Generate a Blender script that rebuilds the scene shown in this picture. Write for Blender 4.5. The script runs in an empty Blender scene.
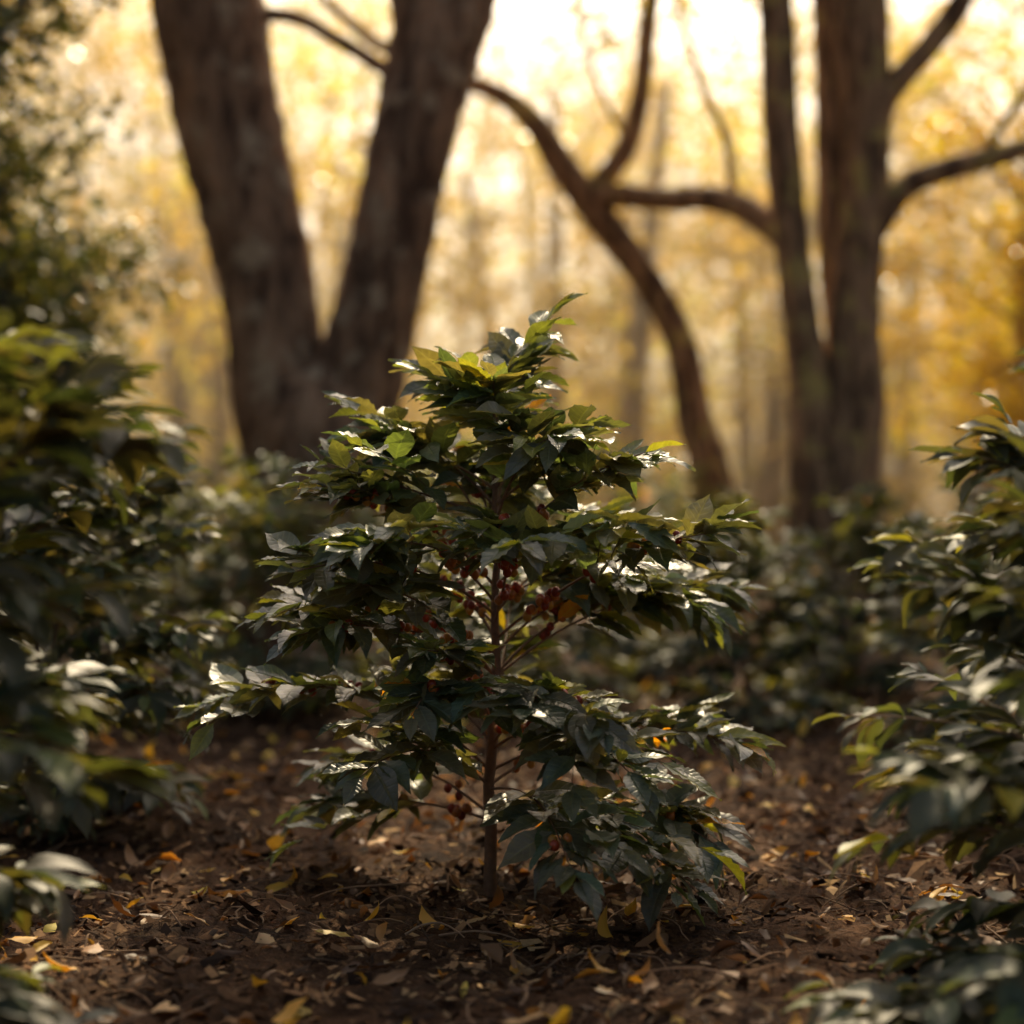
import bpy, math, numpy as np
from mathutils import Vector
rng = np.random.default_rng(7)
sc = bpy.context.scene
sc.view_settings.view_transform='Standard'; sc.view_settings.look='None'
sc.view_settings.exposure=0; sc.view_settings.gamma=1

SUN_EL=math.radians(38); SUN_AZ=math.radians(5)

# ---------------------------------------------------------------- builder
class MB:
    def __init__(s):
        s.v=[];s.f=[];s.m=[];s.c=[];s.l=[];s.n=0
    def add(s,V,F,mat,col,luv=None):
        V=np.asarray(V,float).reshape(-1,3); F=np.asarray(F,int).reshape(-1,4)
        k=len(V)
        s.v.append(V); s.f.append(F+s.n); s.m.append(np.full(len(F),mat))
        col=np.asarray(col,float)
        if col.ndim==1: col=np.tile(col,(k,1))
        s.c.append(col)
        s.l.append(np.zeros((k,3)) if luv is None else luv.reshape(-1,3))
        s.n+=k
    def grid(s,P,mat,col,wrap=False,luv=None):
        R,C=P.shape[:2]
        i=np.arange(R*C).reshape(R,C)
        if wrap:
            a=i[:-1]; b=np.roll(i,-1,1)[:-1]; c=np.roll(i,-1,1)[1:]; d=i[1:]
        else:
            a=i[:-1,:-1]; b=i[:-1,1:]; c=i[1:,1:]; d=i[1:,:-1]
        s.add(P,np.stack([a,b,c,d],-1),mat,col,luv)
    def mesh(s,name,mats,smooth=True):
        V=np.concatenate(s.v);F=np.concatenate(s.f);M=np.concatenate(s.m);C=np.concatenate(s.c);L=np.concatenate(s.l)
        me=bpy.data.meshes.new(name)
        me.vertices.add(len(V)); me.vertices.foreach_set('co',V.ravel())
        me.loops.add(F.size); me.loops.foreach_set('vertex_index',F.ravel().astype(np.int32))
        me.polygons.add(len(F)); me.polygons.foreach_set('loop_start',np.arange(0,F.size,4,dtype=np.int32))
        me.polygons.foreach_set('loop_total',np.full(len(F),4,dtype=np.int32))
        me.polygons.foreach_set('material_index',M.astype(np.int32))
        me.polygons.foreach_set('use_smooth',np.full(len(F),smooth))
        a=me.attributes.new('col','FLOAT_COLOR','POINT')
        a.data.foreach_set('color',np.concatenate([C,np.ones((len(C),1))],1).ravel())
        a=me.attributes.new('luv','FLOAT_VECTOR','POINT'); a.data.foreach_set('vector',L.ravel())
        for m in mats: me.materials.append(m)
        me.update(calc_edges=True)
        return me
def obj(name,me,loc=(0,0,0),rot=0,scale=1):
    o=bpy.data.objects.new(name,me); sc.collection.objects.link(o)
    o.location=loc; o.rotation_euler=(0,0,rot); o.scale=(scale,)*3 if np.isscalar(scale) else scale
    return o
def nrm(a): return a/np.maximum(np.linalg.norm(a,axis=-1,keepdims=True),1e-9)

def catmull(P,n):
    P=np.asarray(P,float); Q=np.vstack([2*P[0]-P[1],P,2*P[-1]-P[-2]]); out=[]
    for i in range(len(P)-1):
        p0,p1,p2,p3=Q[i:i+4]
        for t in np.linspace(0,1,n,endpoint=False):
            out.append(.5*((2*p1)+(-p0+p2)*t+(2*p0-5*p1+4*p2-p3)*t*t+(-p0+3*p1-3*p2+p3)*t**3))
    out.append(P[-1]); return np.array(out)
def tube(mb,P,r,mat,col,seg=6,rough=0,lobes=None):
    P=np.asarray(P,float); r=np.broadcast_to(np.asarray(r,float),(len(P),))
    T=nrm(np.gradient(P,axis=0)); 
    mt=np.abs(T.mean(0)); ref=np.zeros(3); ref[np.argmin(mt)]=1
    A=nrm(np.cross(T,ref)); B=np.cross(T,A)
    th=np.linspace(0,2*np.pi,seg,endpoint=False)
    R=np.tile(r[:,None],(1,seg))
    if rough:
        ph=rng.random(6)*6.28; ln=np.arange(len(P))[:,None]
        for k,(fq,am) in enumerate([(2,.5),(3,.4),(5,.3),(9,.2)]):
            R=R*(1+rough*am*np.sin(fq*th[None]+ph[k]+ln*.13*(k-1)))
        R=R*(1+rough*.25*rng.normal(size=R.shape))
    G=P[:,None]+R[...,None]*(np.cos(th)[None,:,None]*A[:,None]+np.sin(th)[None,:,None]*B[:,None])
    mb.grid(G,mat,col,wrap=True)
def ball(mb,c,r,mat,col,seg=8,rings=6):
    ph=np.linspace(.05,np.pi-.05,rings); th=np.linspace(0,2*np.pi,seg,endpoint=False)
    G=np.stack([np.sin(ph)[:,None]*np.cos(th),np.sin(ph)[:,None]*np.sin(th),np.cos(ph)[:,None]*np.ones(seg)*1.15],-1)*r+c
    mb.grid(G,mat,col,wrap=True)

UST=np.array([0,.06,.15,.28,.42,.56,.7,.82,.91,1]); WST=np.array([.03,.2,.55,.87,1,.94,.72,.4,.15,.01])
def leaves(mb,B,D,N,L,W,bend,fold,wave,mat,col,ns=15,nveins=7,curl=0):
    """B base, D dir, N normal (n,3); L,W,bend,fold (n,)"""
    n=len(B)
    if n==0: return
    D=nrm(D); S=nrm(np.cross(D,N)); N=np.cross(S,D)
    u=np.linspace(0,1,ns); v=np.array([-1,-.5,0,.5,1.])
    w=np.interp(u,UST,WST)
    U=u[None,:,None]; V=v[None,None,:]
    rr=rng.random((n,1,1))
    ang=bend[:,None,None]*U
    bl=np.where(np.abs(bend)<1e-3,1e-3,bend)[:,None,None]
    fx=np.sin(bl*U)/bl; fz=-(1-np.cos(bl*U))/bl
    side=V*w[None,:,None]*W[:,None,None]*np.cos(fold)[:,None,None]
    up=np.abs(V)*w[None,:,None]*W[:,None,None]*np.sin(fold)[:,None,None]
    up=up+wave*L[:,None,None]*np.sin(2*np.pi*(nveins*(U-.12*np.abs(V))+rr))*np.abs(V)**1.3*w[None,:,None]
    up=up+.02*L[:,None,None]*np.sin(2*np.pi*(1.7*U+rr*3))*V
    sway=(rr-.5)*.25*U**2
    lx=fx*L[:,None,None]; lz=fz*L[:,None,None]+up
    lx=lx+up*np.sin(ang); 
    P=B[:,None,None]+lx[...,None]*D[:,None,None]+(side+sway*L[:,None,None])[...,None]*S[:,None,None]+lz[...,None]*N[:,None,None]
    R,C=ns,5
    i=np.arange(R*C).reshape(R,C); f=np.stack([i[:-1,:-1],i[:-1,1:],i[1:,1:],i[1:,:-1]],-1).reshape(-1,4)
    F=(f[None]+(np.arange(n)*R*C)[:,None,None])
    luv=np.stack([np.broadcast_to(U,(n,R,C)),np.broadcast_to(V,(n,R,C)),np.broadcast_to(rr,(n,R,C))],-1)
    mb.add(P,F,mat,np.repeat(col,R*C,0),luv)
def quadleaves(mb,B,L,mat,col,flat=.5,ratio=.45):
    n=len(B); D=nrm(rng.normal(size=(n,3))*[1,1,.6]+[0,0,-.35]); N=nrm(rng.normal(size=(n,3))+[0,0,flat])
    S=nrm(np.cross(D,N)); N=np.cross(S,D)
    L=L[:,None]
    P=np.stack([B,B+D*L*.45+S*L*ratio*.5+N*L*.06,B+D*L-N*L*.1,B+D*L*.45-S*L*ratio*.5+N*L*.06],1)
    mb.add(P,np.arange(4*n).reshape(n,4),mat,np.repeat(col,4,0))

# ---------------------------------------------------------------- materials
def mat(name):
    m=bpy.data.materials.new(name); m.use_nodes=True; nt=m.node_tree; nt.nodes.clear()
    return m,nt,nt.nodes,nt.links
def leafmat(name,rough=.38,trans=.3,veins=True,spec=.5,tmul=(2.2,2.4,.8),coat=0):
    m,nt,N,Lk=mat(name)
    out=N.new('ShaderNodeOutputMaterial'); pb=N.new('ShaderNodeBsdfPrincipled'); tr=N.new('ShaderNodeBsdfTranslucent'); mx=N.new('ShaderNodeMixShader')
    ca=N.new('ShaderNodeAttribute'); ca.attribute_name='col'
    col=ca.outputs['Color']
    pb.inputs['Roughness'].default_value=rough; pb.inputs['Specular IOR Level'].default_value=spec
    if coat:
        pb.inputs['Coat Weight'].default_value=coat; pb.inputs['Coat Roughness'].default_value=.36
    if veins:
        la=N.new('ShaderNodeAttribute'); la.attribute_name='luv'
        sp=N.new('ShaderNodeSeparateXYZ'); Lk.new(la.outputs['Vector'],sp.inputs[0])
        def M(op,a,b=None):
            n=N.new('ShaderNodeMath'); n.operation=op
            for k,x in enumerate((a,b)):
                if x is None: continue
                if isinstance(x,(int,float)): n.inputs[k].default_value=x
                else: Lk.new(x,n.inputs[k])
            return n.outputs[0]
        av=M('ABSOLUTE',sp.outputs['Y'])
        ph=M('MULTIPLY',M('SUBTRACT',sp.outputs['X'],M('MULTIPLY',av,.12)),8*2*math.pi)
        sn=M('POWER',M('MULTIPLY',M('ADD',M('SINE',ph),1),.5),6)
        mid=M('SUBTRACT',1,M('MINIMUM',M('MULTIPLY',av,9),1))
        vein=M('MINIMUM',M('ADD',mid,M('MULTIPLY',sn,.35)),1)
        no=N.new('ShaderNodeTexNoise'); no.inputs['Scale'].default_value=45; no.inputs['Detail'].default_value=2
        tc=N.new('ShaderNodeTexCoord'); Lk.new(tc.outputs['Object'],no.inputs['Vector'])
        hs=N.new('ShaderNodeHueSaturation'); Lk.new(col,hs.inputs['Color']); Lk.new(M('ADD',M('MULTIPLY',no.outputs['Fac'],.9),.55),hs.inputs['Value'])
        mc=N.new('ShaderNodeMix'); mc.data_type='RGBA'; Lk.new(M('MULTIPLY',vein,.45),mc.inputs['Factor']); Lk.new(hs.outputs[0],mc.inputs['A'])
        vm=N.new('ShaderNodeVectorMath'); vm.operation='MULTIPLY_ADD'; Lk.new(col,vm.inputs[0]); vm.inputs[1].default_value=(1.8,1.8,1.6); vm.inputs[2].default_value=(.02,.03,.008)
        Lk.new(vm.outputs[0],mc.inputs['B']); col=mc.outputs['Result']
        bp=N.new('ShaderNodeBump'); bp.inputs['Strength'].default_value=.6; bp.inputs['Distance'].default_value=.004
        Lk.new(M('MULTIPLY',vein,-1),bp.inputs['Height']); Lk.new(bp.outputs[0],pb.inputs['Normal'])
        if coat: Lk.new(bp.outputs[0],pb.inputs['Coat Normal'])
        Lk.new(M('ADD',M('MULTIPLY',no.outputs['Fac'],.25),rough-.12),pb.inputs['Roughness'])
    Lk.new(col,pb.inputs['Base Color'])
    v2=N.new('ShaderNodeVectorMath'); v2.operation='MULTIPLY'; Lk.new(col,v2.inputs[0]); v2.inputs[1].default_value=tmul; Lk.new(v2.outputs[0],tr.inputs['Color'])
    mx.inputs[0].default_value=trans; Lk.new(pb.outputs[0],mx.inputs[1]); Lk.new(tr.outputs[0],mx.inputs[2]); Lk.new(mx.outputs[0],out.inputs[0])
    return m
def barkmat(name,c1,c2,scale=6,stretch=(1,1,.25),bump=.6,dist=.03,moss=None):
    m,nt,N,Lk=mat(name)
    out=N.new('ShaderNodeOutputMaterial'); pb=N.new('ShaderNodeBsdfPrincipled'); tc=N.new('ShaderNodeTexCoord'); mp=N.new('ShaderNodeMapping')
    mp.inputs['Scale'].default_value=stretch; Lk.new(tc.outputs['Object'],mp.inputs[0])
    no=N.new('ShaderNodeTexNoise'); no.inputs['Scale'].default_value=scale; no.inputs['Detail'].default_value=4; no.inputs['Roughness'].default_value=.7
    Lk.new(mp.outputs[0],no.inputs['Vector'])
    cr=N.new('ShaderNodeValToRGB'); cr.color_ramp.elements[0].position=.38; cr.color_ramp.elements[0].color=(*c1,1); cr.color_ramp.elements[1].position=.64; cr.color_ramp.elements[1].color=(*c2,1)
    Lk.new(no.outputs['Fac'],cr.inputs[0]); col=cr.outputs[0]
    if moss:
        n2=N.new('ShaderNodeTexNoise'); n2.inputs['Scale'].default_value=5.5; n2.inputs['Detail'].default_value=4; Lk.new(tc.outputs['Object'],n2.inputs['Vector'])
        r2=N.new('ShaderNodeValToRGB'); r2.color_ramp.elements[0].position=.56; r2.color_ramp.elements[1].position=.66; Lk.new(n2.outputs['Fac'],r2.inputs[0])
        mx=N.new('ShaderNodeMix'); mx.data_type='RGBA'; Lk.new(r2.outputs[0],mx.inputs['Factor']); Lk.new(col,mx.inputs['A']); mx.inputs['B'].default_value=(*moss,1); col=mx.outputs['Result']
    Lk.new(col,pb.inputs['Base Color']); pb.inputs['Roughness'].default_value=.85; pb.inputs['Specular IOR Level'].default_value=.25
    bp=N.new('ShaderNodeBump'); bp.inputs['Strength'].default_value=bump; bp.inputs['Distance'].default_value=dist; Lk.new(no.outputs['Fac'],bp.inputs['Height']); Lk.new(bp.outputs[0],pb.inputs['Normal'])
    Lk.new(pb.outputs[0],out.inputs[0]); return m
def attrmat(name,rough=.8,spec=.3,bumpscale=0,trans=0):
    m,nt,N,Lk=mat(name)
    out=N.new('ShaderNodeOutputMaterial'); pb=N.new('ShaderNodeBsdfPrincipled'); ca=N.new('ShaderNodeAttribute'); ca.attribute_name='col'
    no=N.new('ShaderNodeTexNoise'); no.inputs['Scale'].default_value=bumpscale or 30; no.inputs['Detail'].default_value=2
    tc=N.new('ShaderNodeTexCoord'); Lk.new(tc.outputs['Object'],no.inputs['Vector'])
    mr=N.new('ShaderNodeMapRange'); mr.inputs['To Min'].default_value=.5; mr.inputs['To Max'].default_value=1.5; Lk.new(no.outputs['Fac'],mr.inputs[0])
    hs=N.new('ShaderNodeHueSaturation'); Lk.new(ca.outputs['Color'],hs.inputs['Color']); Lk.new(mr.outputs[0],hs.inputs['Value'])
    Lk.new(hs.outputs[0],pb.inputs['Base Color']); pb.inputs['Roughness'].default_value=rough; pb.inputs['Specular IOR Level'].default_value=spec
    Lk.new(pb.outputs[0],out.inputs[0]); return m

m_leaf=leafmat('coffee_leaf',.47,.36,spec=.6,tmul=(2.4,2.1,.6),coat=.6)
m_leafp=leafmat('coffee_leaf_plain',.5,.32,veins=False,spec=.4,tmul=(2.4,2.0,.55))
m_leafb=leafmat('tree_leaf',.27,.6,veins=False,spec=.95,tmul=(1.55,1.38,.65))
m_stem=attrmat('coffee_stem_bark',.75,.3,60)
m_berry=attrmat('coffee_cherry',.3,.45,20)
m_bark=barkmat('tree_bark',(.1,.052,.027),(.48,.27,.14),8,moss=(.5,.35,.2),dist=.06,bump=.9)
m_bark2=barkmat('mossy_bark',(.1,.055,.027),(.46,.27,.13),9,moss=(.46,.33,.1),dist=.05,bump=.9)
m_litter=leafmat('dead_leaf',.6,.2,veins=False,tmul=(1.6,1.2,.6))
m_chip=attrmat('mulch_chip',.9,.2,80)

# ---------------------------------------------------------------- ground
gk=[(rng.uniform(-1,1,2)*s,rng.random()*6.28,a) for s,a in [(1.2,.03),(1.4,.03),(4,.012),(5,.012),(9,.007),(11,.007),(14,.005),(23,.003),(27,.003)]]
def gh(x,y):
    h=0
    for k,p,a in gk: h=h+a*np.sin(k[0]*x+k[1]*y+p)
    return h
t=np.linspace(-1,1,341); gx=np.sinh(t*7)/np.sinh(7)*600
t=np.linspace(-1,1,341); gy=5+np.sinh(t*7)/np.sinh(7)*600
X,Y=np.meshgrid(gx,gy); near=np.exp(-((X/15)**2+((Y-6)/15)**2))
Z=gh(X,Y)*(.3+.7*near)+near*.008*rng.normal(size=X.shape)*(np.hypot(X,Y-5)<4)
mb=MB(); mb.grid(np.stack([X,Y,Z],-1),0,(.05,.03,.02))
m,nt,N,Lk=mat('soil')
out=N.new('ShaderNodeOutputMaterial'); pb=N.new('ShaderNodeBsdfPrincipled'); tc=N.new('ShaderNodeTexCoord')
n1=N.new('ShaderNodeTexNoise'); n1.inputs['Scale'].default_value=3; n1.inputs['Detail'].default_value=4; n1.inputs['Roughness'].default_value=.7
n2=N.new('ShaderNodeTexNoise'); n2.inputs['Scale'].default_value=50; n2.inputs['Detail'].default_value=4; n2.inputs['Roughness'].default_value=.75
for n in (n1,n2): Lk.new(tc.outputs['Object'],n.inputs['Vector'])
a=N.new('ShaderNodeMath'); a.operation='MULTIPLY'; Lk.new(n1.outputs['Fac'],a.inputs[0]); Lk.new(n2.outputs['Fac'],a.inputs[1])
cr=N.new('ShaderNodeValToRGB'); cr.color_ramp.elements[0].position=.15; cr.color_ramp.elements[0].color=(.025,.012,.006,1); cr.color_ramp.elements[1].position=.4; cr.color_ramp.elements[1].color=(.18,.09,.042,1)
Lk.new(a.outputs[0],cr.inputs[0]); Lk.new(cr.outputs[0],pb.inputs['Base Color']); pb.inputs['Roughness'].default_value=.9; pb.inputs['Specular IOR Level'].default_value=.1
bp=N.new('ShaderNodeBump'); bp.inputs['Strength'].default_value=1; bp.inputs['Distance'].default_value=.025; Lk.new(n2.outputs['Fac'],bp.inputs['Height']); Lk.new(bp.outputs[0],pb.inputs['Normal']); Lk.new(pb.outputs[0],out.inputs[0])
obj('ground',mb.mesh('ground',[m]))

# litter
mb=MB()
n=42000
x=rng.uniform(-3.4,3.4,n); y=2.8+7*rng.random(n)**1.3; z=gh(x,y)+rng.uniform(.0,.022,n)
az=rng.random(n)*6.28; L=rng.gamma(2.2,.009,n)+.006
D=np.stack([np.cos(az),np.sin(az),rng.normal(0,.35,n)],1); Nn=np.stack([rng.normal(0,.6,n),rng.normal(0,.6,n),np.ones(n)],1)
pal=np.array([[.04,.02,.01],[.1,.05,.022],[.2,.1,.042],[.34,.185,.08],[.46,.29,.13]])
c=pal[rng.choice(5,n,p=[.25,.27,.24,.16,.08])]*(1+.2*rng.normal(size=(n,1))); c=np.clip(c,.005,1)
D=nrm(D);S=nrm(np.cross(D,Nn));N2=np.cross(S,D); B=np.stack([x,y,z],1); W=L*rng.uniform(.15,.6,n)
P=np.stack([B-S*W[:,None]*.5,B+S*W[:,None]*.6,B+D*L[:,None]+S*W[:,None]*.35+N2*L[:,None]*.1,B+D*L[:,None]*.9-S*W[:,None]*.5],1)
mb.add(P,np.arange(4*n).reshape(n,4),0,np.repeat(c,4,0))
obj('mulch',mb.mesh('mulch',[m_chip],False))
mb=MB()
n=3200
x=rng.uniform(-3,3,n); y=3.2+7*rng.random(n)**1.2; z=gh(x,y)+rng.uniform(.008,.035,n); az=rng.random(n)*6.28
D=np.stack([np.cos(az),np.sin(az),rng.normal(0,.2,n)],1); Nn=np.stack([rng.normal(0,.4,n),rng.normal(0,.4,n),np.ones(n)*rng.choice([-1,1],n)],1)
pal=np.array([[.13,.06,.022],[.24,.12,.04],[.36,.19,.075],[.5,.3,.12],[.78,.4,.04],[.8,.52,.07]])
c=pal[rng.choice(6,n,p=[.26,.23,.2,.12,.11,.08])]; c=np.clip(c*(1+.2*rng.normal(size=(n,1))),.01,.85)
L=rng.uniform(.03,.095,n)*np.where(c[:,0]>.55,1.2,1)
leaves(mb,np.stack([x,y,z],1),D,Nn,L,L*rng.uniform(.17,.3,n),rng.normal(0,1.,n),rng.normal(.2,.55,n),.02,0,c,ns=9,nveins=3)
obj('leaf_litter',mb.mesh('leaf_litter',[m_litter]))
mb=MB()
for i in range(850):
    x0=rng.uniform(-2.8,2.8); y0=3.2+5*rng.random()**1.2; a=rng.random()*6.28; Ln=rng.gamma(2,.08)+.05; k=8
    tt=np.linspace(0,1,k); aa=a+np.cumsum(rng.normal(0,.22,k)); px=x0+np.cumsum(np.cos(aa))*Ln/k; py=y0+np.cumsum(np.sin(aa))*Ln/k
    pz=gh(px,py)+.014+rng.uniform(0,.035)*np.sin(tt*3.1)
    r=rng.uniform(.0012,.004)
    tube(mb,np.stack([px,py,pz],1),r*(1-.6*tt),0,np.array([.24,.145,.08])*rng.uniform(.35,1.9),5)
obj('fallen_twigs',mb.mesh('fallen_twigs',[m_chip]))

# ---------------------------------------------------------------- coffee plants
def plant(seed,H=1.4,prof=None,ns=15,nodes=17,zlo=.14,density=1.0,berries=True,stems=1,bare=.3,yellow=.012,leafL=(.10,.165),sub=(1,4),hero=False,lm=None,dark=1.0):
    global rng
    keep=rng; rng=np.random.default_rng(seed); rb=np.random.default_rng(seed+1)
    mb=MB(); LB=[];LD=[];LN=[];LL=[];LC=[];LBe=[]
    BK=(.22,.12,.065)
    def R(z): return np.interp(z,prof[0],prof[1])
    def addleaf(p,d,nn,L,young=0):
        LB.append(p);LD.append(d);LN.append(nn);LL.append(L)
        q=rng.random()
        if q<yellow: c=np.array([.75,.36,.03]) if rng.random()<.5 else np.array([.55,.43,.05])
        elif q<yellow*4: c=np.array([.26,.27,.045])
        elif young: c=np.array([.17,.2,.06])*rng.uniform(.8,1.3)
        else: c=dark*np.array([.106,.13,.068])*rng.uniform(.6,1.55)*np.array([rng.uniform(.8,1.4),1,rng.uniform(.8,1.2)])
        LC.append(c); LBe.append(rng.uniform(-.15,.8) if hero else rng.uniform(.1,.9))
    def branch(p0,az,reach,el0,el1,r0,depth=0,young=0):
        k=max(6,int(reach/.035)+2); tt=np.linspace(0,1,k)
        el=el0+(el1-el0)*tt**1.1; ww=az+np.cumsum(rng.normal(0,.045,k))
        st=reach/(k-1)/np.mean(np.cos(el))
        d=np.stack([np.cos(ww)*np.cos(el),np.sin(ww)*np.cos(el),np.sin(el)],1)
        P=p0+np.vstack([[0,0,0],np.cumsum(d[:-1]*st,0)])
        P[:,2]=np.maximum(P[:,2],.1)
        tube(mb,P,r0*(1-.7*tt),0,np.array(BK)*rng.uniform(.8,1.2) if depth==0 else np.array([.2,.155,.065]),6 if ns>10 else 5)
        lng=st*(k-1); npair=max(2,int(lng/.058*density))
        b0=bare if depth==0 else .15
        front=hero and depth==0 and math.sin(az)<.1 and .38<p0[2]<.95
        if front: b0=.46
        for j in range(npair):
            f=b0+(1-b0)*(j+.5*rng.random())/npair; f=min(f,1)
            q=f*(k-1); i=min(int(q),k-2); p=P[i]+(P[i+1]-P[i])*(q-i); tg=nrm(P[i+1]-P[i])
            side=nrm(np.cross(tg,[0,0,1])); upv=np.cross(side,tg)
            for s in (-1,1):
                if rng.random()<.1: continue
                ang=rng.uniform(.6,1.15)*(1-.45*(f>.9)); dr=rng.uniform(-.4,.45) if hero else rng.uniform(-.3,.5)
                dd=tg*math.cos(ang)+s*side*math.sin(ang)+np.array([0,0,-dr])+rng.normal(0,.16,3)
                if hero: nn=upv*.4+np.array([0,-.12,1.])+rng.normal(0,.34,3)
                else: nn=upv+np.array([0,0,.6])+rng.normal(0,.35,3)
                L=rng.uniform(*leafL)*(1-.35*(f>.93))*(1 if not young else .85)
                addleaf(p+nrm(dd)*.008,dd,nn,L,young and f>.55)
                if rng.random()<.12:
                    addleaf(p,dd+rng.normal(0,.4,3),nn+rng.normal(0,.3,3),L*.6)
        if berries and depth==0 and p0[2]<.95:
            for bf in np.arange(.14,.85,.055/max(lng,.1)):
                if rb.random()>(.4 if front else .12): continue
                q=bf*(k-1); i=min(int(q),k-2); p=P[i]+(P[i+1]-P[i])*(q-i); tg=nrm(P[i+1]-P[i])
                for _ in range(rb.integers(3,9)):
                    o=nrm(rb.normal(size=3))*.018
                    bc=[(.42,.06,.016),(.5,.15,.025),(.28,.035,.012),(.55,.24,.03)][rb.integers(0,4)]
                    ball(mb,p+o+tg*rb.uniform(-.024,.024),rb.uniform(.0105,.0132),2,bc)
        addleaf(P[-1],nrm(P[-1]-P[-2])+rng.normal(0,.2,3),np.array([0,0,1.])+rng.normal(0,.2,3),rng.uniform(.07,.12),1 if rng.random()<.3 else 0)
        if depth==0 and reach>.18:
            for _ in range(rng.integers(*sub)):
                f=rng.uniform(.5 if front else .32,.8); i=int(f*(k-1))
                e1=el1+rng.uniform(-.2,.3)
                if hero: e1=min(e1,.5)
                branch(P[i],az+rng.choice([-1,1])*rng.uniform(.4,.9),reach*(1-f)*rng.uniform(.7,1.05),min(el[i]+rng.uniform(-.15,.4),.9),e1,r0*.5,1)
    for sidx in range(stems):
        lean=(0,0) if stems==1 else rng.uniform(-.28,.28,2)
        nst=24; tz=np.linspace(0,1,nst)
        wob=np.cumsum(rng.normal(0,.0045,(nst,2)),0)
        SP=np.stack([wob[:,0]+lean[0]*tz,wob[:,1]+lean[1]*tz,tz*H*(1 if sidx==0 else rng.uniform(.75,1))],1); SP[0,2]=-.03
        tube(mb,SP,.0165*(1-.78*tz)+.0015,0,BK,10,rough=.06)
        az=rng.random()*3
        for j in range(nodes):
            f=j/(nodes-1); f=min(max(f+rng.normal(0,.012),0),1); z=zlo+(H*.965-zlo)*f
            q=z/H*(nst-1); i=min(int(q),nst-2); p=SP[i]+(SP[i+1]-SP[i])*(q-i)
            az+=(2.4 if hero else math.pi/2)+rng.normal(0,.3)
            for s in (0,math.pi):
                if rng.random()<.04: continue
                el0=.3+.65*f+rng.normal(0,.17); el1=-.5+.85*f+rng.normal(0,.2)
                if hero: el0=.5+.5*f+rng.normal(0,.2); el1=-.5+.75*f+rng.normal(0,.25)
                if hero and f<.12: el0-=.1
                if f<.2 and not hero: el0=.1+rng.normal(0,.12); el1=-.45
                r=R(z+.05)*rng.uniform(.6,1.08)
                branch(p,az+s+rng.normal(0,.2),r,el0,el1,.0045 if f<.8 else .003,0,1 if f>.85 else 0)
        for a in range(10):
            an=a*1.57+rng.normal(0,.2); lv=a//2
            addleaf(SP[-1]-[0,0,.022*lv],np.array([math.cos(an),math.sin(an),1.1-.28*lv]),np.array([-math.cos(an)*.6,-math.sin(an)*.6,1]),rng.uniform(.1,.16),1)
    LB,LD,LN,LL,LC,LBe=map(np.array,(LB,LD,LN,LL,LC,LBe))
    nl=len(LB)
    leaves(mb,LB,LD,LN,LL,LL*rng.uniform(.2,.255,nl),LBe,rng.uniform(.05,.5,nl),.018 if ns>10 else .0,1,np.clip(LC,.004,1),ns=ns)
    rng=keep
    me=mb.mesh('coffee_plant_mesh',[m_stem,lm or m_leaf,m_berry]); print('leaves',nl)
    return me
prof=([.0,.2,.31,.58,.75,.9,1.05,1.18,1.3,1.42],[.55,.7,.78,.82,.74,.62,.48,.34,.22,.1])
hero=plant(52,1.4,prof,nodes=29,zlo=.19,density=1.05,bare=.3,leafL=(.115,.18),sub=(2,5),yellow=.016,hero=True)
obj('coffee_plant',hero,(-.055,5.38,gh(-.055,5.38)))
profb=([.0,.2,.5,.9,1.2,1.45],[.6,.75,.8,.65,.42,.12])
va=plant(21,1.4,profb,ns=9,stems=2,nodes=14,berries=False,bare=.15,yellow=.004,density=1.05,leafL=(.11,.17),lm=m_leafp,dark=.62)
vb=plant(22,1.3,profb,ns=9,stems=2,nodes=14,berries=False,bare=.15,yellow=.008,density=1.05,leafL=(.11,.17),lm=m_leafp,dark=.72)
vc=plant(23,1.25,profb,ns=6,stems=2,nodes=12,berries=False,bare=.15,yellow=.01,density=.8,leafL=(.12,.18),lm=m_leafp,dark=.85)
def cp(me,x,y,rot,s): obj('coffee_plant',me,(x,y,gh(x,y)),rot,s)
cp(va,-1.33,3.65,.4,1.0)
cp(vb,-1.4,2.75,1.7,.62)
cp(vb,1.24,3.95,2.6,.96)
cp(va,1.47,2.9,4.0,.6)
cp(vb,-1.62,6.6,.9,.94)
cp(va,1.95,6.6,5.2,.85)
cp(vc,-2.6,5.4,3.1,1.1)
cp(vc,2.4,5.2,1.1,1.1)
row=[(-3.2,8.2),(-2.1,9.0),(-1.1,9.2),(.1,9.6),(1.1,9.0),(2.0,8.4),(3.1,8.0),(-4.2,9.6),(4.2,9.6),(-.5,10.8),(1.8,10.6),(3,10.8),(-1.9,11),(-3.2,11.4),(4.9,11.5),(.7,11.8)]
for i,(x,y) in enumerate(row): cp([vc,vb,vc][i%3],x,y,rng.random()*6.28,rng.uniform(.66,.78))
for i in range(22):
    x=rng.uniform(-11,11); y=rng.uniform(13.5,22); cp(vc,x,y,rng.random()*6.28,rng.uniform(.7,.95))

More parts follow.
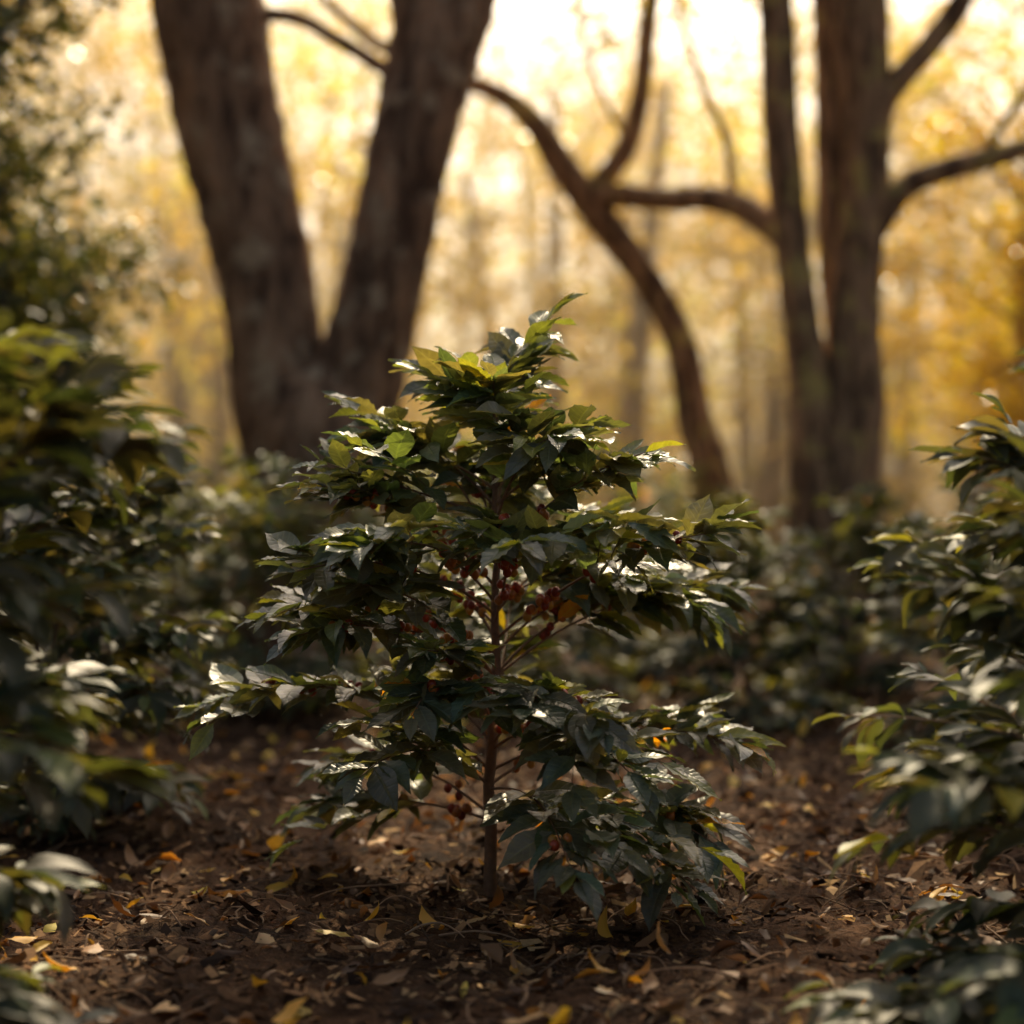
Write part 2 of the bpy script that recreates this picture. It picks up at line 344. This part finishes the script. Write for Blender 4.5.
# ---------------------------------------------------------------- trees
def seg(mb,P,r,mat=0,n=8,s=20,rough=.09):
    P=np.asarray(P,float); r=np.asarray(r,float)
    Q=catmull(np.hstack([P,r[:,None]]),n); tube(mb,Q[:,:3],Q[:,3],mat,(.08,.05,.03),s,rough)
def crown(mb,centers,n,size,L,cols,mat=1):
    centers=np.asarray(centers,float); k=rng.integers(0,len(centers),n)
    sz=np.asarray(size)
    d=nrm(rng.normal(size=(n,3)))*(rng.random((n,1))**.45)*sz
    B=centers[k]+d
    tint=rng.uniform(.6,1.4,len(centers))[k][:,None]
    c=np.asarray(cols)[rng.integers(0,len(cols),n)]*tint*rng.uniform(.7,1.3,(n,1))
    quadleaves(mb,B,rng.uniform(.6,1.3,n)*L,mat,np.clip(c,.004,.64))
def limbs(mb,base,n,zr,spread,r0,cl):
    for i in range(n):
        a=rng.random()*6.28; e=np.array([math.cos(a)*rng.uniform(.4,1)*spread,math.sin(a)*rng.uniform(.4,1)*spread,rng.uniform(*zr)])
        b=np.asarray(base,float); m1=b+e*[.25,.25,.4]+rng.normal(0,.1,3); m2=b+e*[.6,.6,.75]+rng.normal(0,.15,3)
        seg(mb,[b,m1,m2,b+e],[r0,r0*.7,r0*.4,r0*.12],n=5,s=8)
        cl.append(b+e)
        if rng.random()<.7: cl.append(m2+rng.normal(0,.3,3))
GOLD=[(.56,.38,.1),(.48,.34,.085),(.34,.25,.06),(.62,.41,.1)]
GREEN=[(.06,.08,.025),(.1,.11,.03),(.17,.15,.035)]
# left forked tree, stands 12 m away
mb=MB(); o=(-1.25,12.0)
seg(mb,[(0,0,-.2),(0,0,.1),(.02,0,.5),(.05,0,1.12),(.04,0,1.5),(-.05,.0,1.75)],[.85,.68,.5,.44,.42,.3],s=26)
seg(mb,[(-.05,0,1.0),(-.15,0,1.6),(-.21,.02,2.2),(-.34,.05,2.8),(-.48,.08,3.4),(-.6,.1,4.1),(-.75,.2,5.4),(-.8,.3,6.8)],[.3,.3,.28,.29,.31,.34,.22,.12],s=24)
seg(mb,[(-.42,.08,3.5),(-.75,-.1,4.4),(-1.3,-.2,5.6),(-1.9,-.2,6.6)],[.2,.17,.12,.05],s=16)
seg(mb,[(.12,0,1.0),(.27,-.02,1.55),(.41,-.05,2.02),(.53,-.06,2.5),(.65,-.06,3.1),(.79,-.06,3.65),(.95,-.05,4.2),(1.2,0,5.4),(1.3,.1,7)],[.3,.28,.25,.25,.26,.28,.26,.18,.1],s=24)
seg(mb,[(.7,-.06,3.2),(.72,-.1,3.8),(.62,-.2,4.6),(.5,-.3,5.8)],[.2,.2,.15,.07],s=16)
seg(mb,[(-.35,.1,3.95),(-.05,.12,3.92),(.2,.1,3.78),(.45,.05,3.62),(.62,0,3.5)],[.05,.045,.045,.05,.06],s=8)
cl=[]; 
for b in [(-.8,.3,6.3),(-1.6,-.2,6),(1.0,.1,7.2),(.2,-.3,6.2)]: limbs(mb,b,4,(.6,2.6),1.8,.09,cl)
crown(mb,cl,1700,(.9,.9,.5),.11,GOLD+GREEN)
obj('forked_tree',mb.mesh('forked_tree',[m_bark,m_leafb]),(*o,0))
# right multi-stem tree, 13 m away
mb=MB(); o=(2.12,13.0)
seg(mb,[(0,0,-.2),(0,0,.1),(0,0,.5),(.0,0,1.0),(.1,0,1.64),(.1,0,2.3),(.17,0,2.95),(.18,.02,3.6),(.15,.05,4.3),(.2,.1,5.6),(.1,.1,7)],[.75,.55,.36,.28,.21,.18,.165,.17,.18,.13,.08],s=24)
seg(mb,[(-.08,-.08,.3),(-.14,-.1,.9),(-.19,-.12,1.64),(-.27,-.12,2.3),(-.35,-.12,2.95),(-.4,-.12,3.6),(-.43,-.1,4.3),(-.6,-.1,5.6),(-.9,0,6.8)],[.22,.19,.15,.12,.115,.11,.11,.09,.06],s=18)
seg(mb,[(.03,.05,2.0),(-.03,.1,2.6),(-.04,.15,3.3),(-.06,.2,4.3),(-.2,.3,5.6)],[.09,.085,.085,.085,.05],s=14)
seg(mb,[(.15,0,3.1),(.25,-.03,3.5),(.42,-.06,3.75),(.62,-.08,3.98),(.85,-.1,4.35),(1.3,-.1,5.4)],[.1,.1,.085,.08,.075,.05],s=14)
seg(mb,[(.12,0,2.6),(.26,-.02,2.8),(.44,-.05,3.03),(.72,-.05,3.14),(1.2,0,3.28),(1.9,.1,3.6),(2.8,.2,4.0)],[.1,.09,.08,.075,.065,.045,.02],s=12)
seg(mb,[(.95,0,3.2),(1.1,-.1,3.5),(1.4,-.2,3.9),(1.7,-.2,4.5)],[.03,.028,.02,.012],s=8)
cl=[(2.6,.2,4.3),(1.9,.1,4.1),(1.6,-.2,4.6)]
for b in [(.2,.1,6.4),(-.5,0,6.5),(-.2,.3,5.5),(1.25,-.1,5.2)]: limbs(mb,b,4,(.6,2.6),1.6,.07,cl)
crown(mb,cl,1600,(.8,.8,.5),.11,GOLD+GREEN)
obj('multi_stemmed_tree',mb.mesh('multi_stemmed_tree',[m_bark2,m_leafb]),(*o,0))
# crooked tree with arching limbs, 14 m away
mb=MB(); o=(1.5,14.0)
seg(mb,[(0,0,-.1),(-.02,0,.4),(-.09,0,1.12),(-.21,0,1.54),(-.32,0,2.1),(-.6,0,2.6),(-.92,0,3.02),(-1.16,0,3.34),(-1.34,0,3.62),(-1.58,.05,3.83),(-1.95,.1,3.98),(-2.5,.2,4.25),(-3.2,.3,4.9)],[.26,.19,.145,.125,.115,.11,.115,.1,.085,.07,.06,.045,.02],s=14)
seg(mb,[(-.98,0,3.08),(-.75,-.1,3.1),(-.45,-.3,3.05),(-.15,-.5,3.02),(.1,-.7,2.9),(.32,-1,2.66)],[.095,.09,.085,.085,.09,.1],s=12)
seg(mb,[(-.98,0,3.1),(-.72,0,3.42),(-.6,0,3.8),(-.52,0,4.5),(-.3,.1,5.6)],[.08,.075,.07,.065,.03],s=12)
seg(mb,[(0,-.55,2.98),(-.06,-.5,3.44),(-.2,-.4,3.8),(-.3,-.4,4.1),(-.5,-.4,4.9)],[.03,.028,.026,.022,.012],s=8)
seg(mb,[(-.68,0,3.5),(-.85,-.1,3.75),(-1.0,-.1,4.2),(-1.05,0,4.8)],[.025,.02,.018,.01],s=8)
cl=[(-3.1,.3,5.1),(-1.05,0,4.9),(-.5,-.4,5),(-.9,-.1,4.3),(.1,-.3,4.4),(-1.9,.1,4.3)]
for b in [(-.35,.1,5.4)]: limbs(mb,b,2,(.3,.8),1.0,.04,cl)
crown(mb,cl,900,(.55,.55,.35),.1,GOLD+GREEN)
obj('crooked_tree',mb.mesh('crooked_tree',[m_bark2,m_leafb]),(*o,0))
def smalltree(name,x,y,H,n,cols,L=.1,rad=1.0,zlo=1.3):
    mb=MB(); seg(mb,[(0,0,-.1),(.05,0,H*.3),(-.05,.05,H*.6),(.05,0,H*.95)],[.12,.09,.06,.02],s=12)
    cl=[]
    for i in range(26):
        z=rng.uniform(zlo,H); a=rng.random()*6.28; r=rad*rng.uniform(.4,1.1)
        e=np.array([math.cos(a)*r,math.sin(a)*r,z]); b=np.array([0,0,z*.8]); seg(mb,[b,(b+e)/2+[0,0,.08],e],[.03,.02,.008],n=4,s=6); cl.append(e); cl.append((b+e)/2)
    crown(mb,cl,n,(.42,.42,.3),L,cols)
    obj(name,mb.mesh(name,[m_bark,m_leafb]),(x,y,0))
smalltree('small_leafy_tree',-3.05,11.2,4.6,8000,[(.04,.055,.02),(.06,.07,.02),(.1,.1,.03)],.1,.95,1.0)
smalltree('small_leafy_tree',-4.6,13.5,5.5,5000,GREEN+GOLD,.11,1.2)
smalltree('yellow_leafed_tree',4.4,17,4.6,6000,[(.6,.38,.03),(.48,.34,.03),(.62,.4,.03)],.11,1.3,1.0)

# distant woodland
mb=MB()
for i in range(105):
    y=rng.uniform(21,64); x=rng.uniform(-.45,.45)*y+rng.normal(0,2); H=rng.uniform(.22,.30)*y+1.5
    if -.03<x/y<.24 : H*=.86
    lean=rng.normal(0,.6); r=rng.uniform(.08,.2)
    seg(mb,[(x,y,-.3),(x+lean*.3,y,H*.35),(x+lean,y,H*.8)],[r*1.3,r,r*.4],n=4,s=8)
    cl=[]
    for j in range(14):
        a=rng.random()*6.28; rr=rng.uniform(.2,1)*H*.33; cl.append((x+lean*.6+math.cos(a)*rr,y+math.sin(a)*rr,rng.uniform(.05,1)*H))
    tone=np.array(GOLD)*rng.uniform(.8,1.2) if rng.random()<.88 else np.array(GREEN)*1.8
    crown(mb,cl,1100,(H*.12,H*.12,H*.08),.24,tone)
obj('distant_woodland',mb.mesh('distant_woodland',[m_bark,m_leafb]))

# real morning haze between the far trees
bpy.ops.mesh.primitive_cube_add(size=1,location=(0,44,8)); hz=bpy.context.object; hz.name='haze'; hz.scale=(110,60,17)
m,nt,N,Lk=mat('haze'); out=N.new('ShaderNodeOutputMaterial'); vs=N.new('ShaderNodeVolumeScatter'); vs.inputs['Color'].default_value=(1,.83,.55,1)
vs.inputs['Density'].default_value=.01; vs.inputs['Anisotropy'].default_value=.72; Lk.new(vs.outputs[0],out.inputs['Volume']); hz.data.materials.append(m)

# ---------------------------------------------------------------- light
w=bpy.data.worlds.new('World'); sc.world=w; w.use_nodes=True; nt=w.node_tree
bg=nt.nodes['Background']; sk=nt.nodes.new('ShaderNodeTexSky'); sk.sky_type='NISHITA'; sk.sun_disc=False
sk.sun_elevation=SUN_EL; sk.sun_rotation=SUN_AZ; sk.dust_density=8; sk.air_density=1.0; sk.ozone_density=.1
nt.links.new(sk.outputs[0],bg.inputs[0]); bg.inputs[1].default_value=.15
ld=bpy.data.lights.new('sun','SUN'); ld.energy=5; ld.angle=math.radians(.5); ld.color=(1,.8,.5)
lo=bpy.data.objects.new('sun',ld); sc.collection.objects.link(lo)
d=Vector((math.sin(SUN_AZ)*math.cos(SUN_EL),math.cos(SUN_AZ)*math.cos(SUN_EL),math.sin(SUN_EL)))
lo.rotation_euler=d.to_track_quat('Z','Y').to_euler(); lo.location=(3,20,12)

cd=bpy.data.cameras.new('camera'); co=bpy.data.objects.new('camera',cd); sc.collection.objects.link(co)
co.location=(0,0,1.12); co.rotation_euler=(math.radians(90-.92),0,0); cd.lens=70; cd.sensor_width=36
cd.clip_end=3000; cd.clip_start=.05
cd.dof.use_dof=True; cd.dof.focus_distance=5.0; cd.dof.aperture_fstop=1.1
sc.camera=co
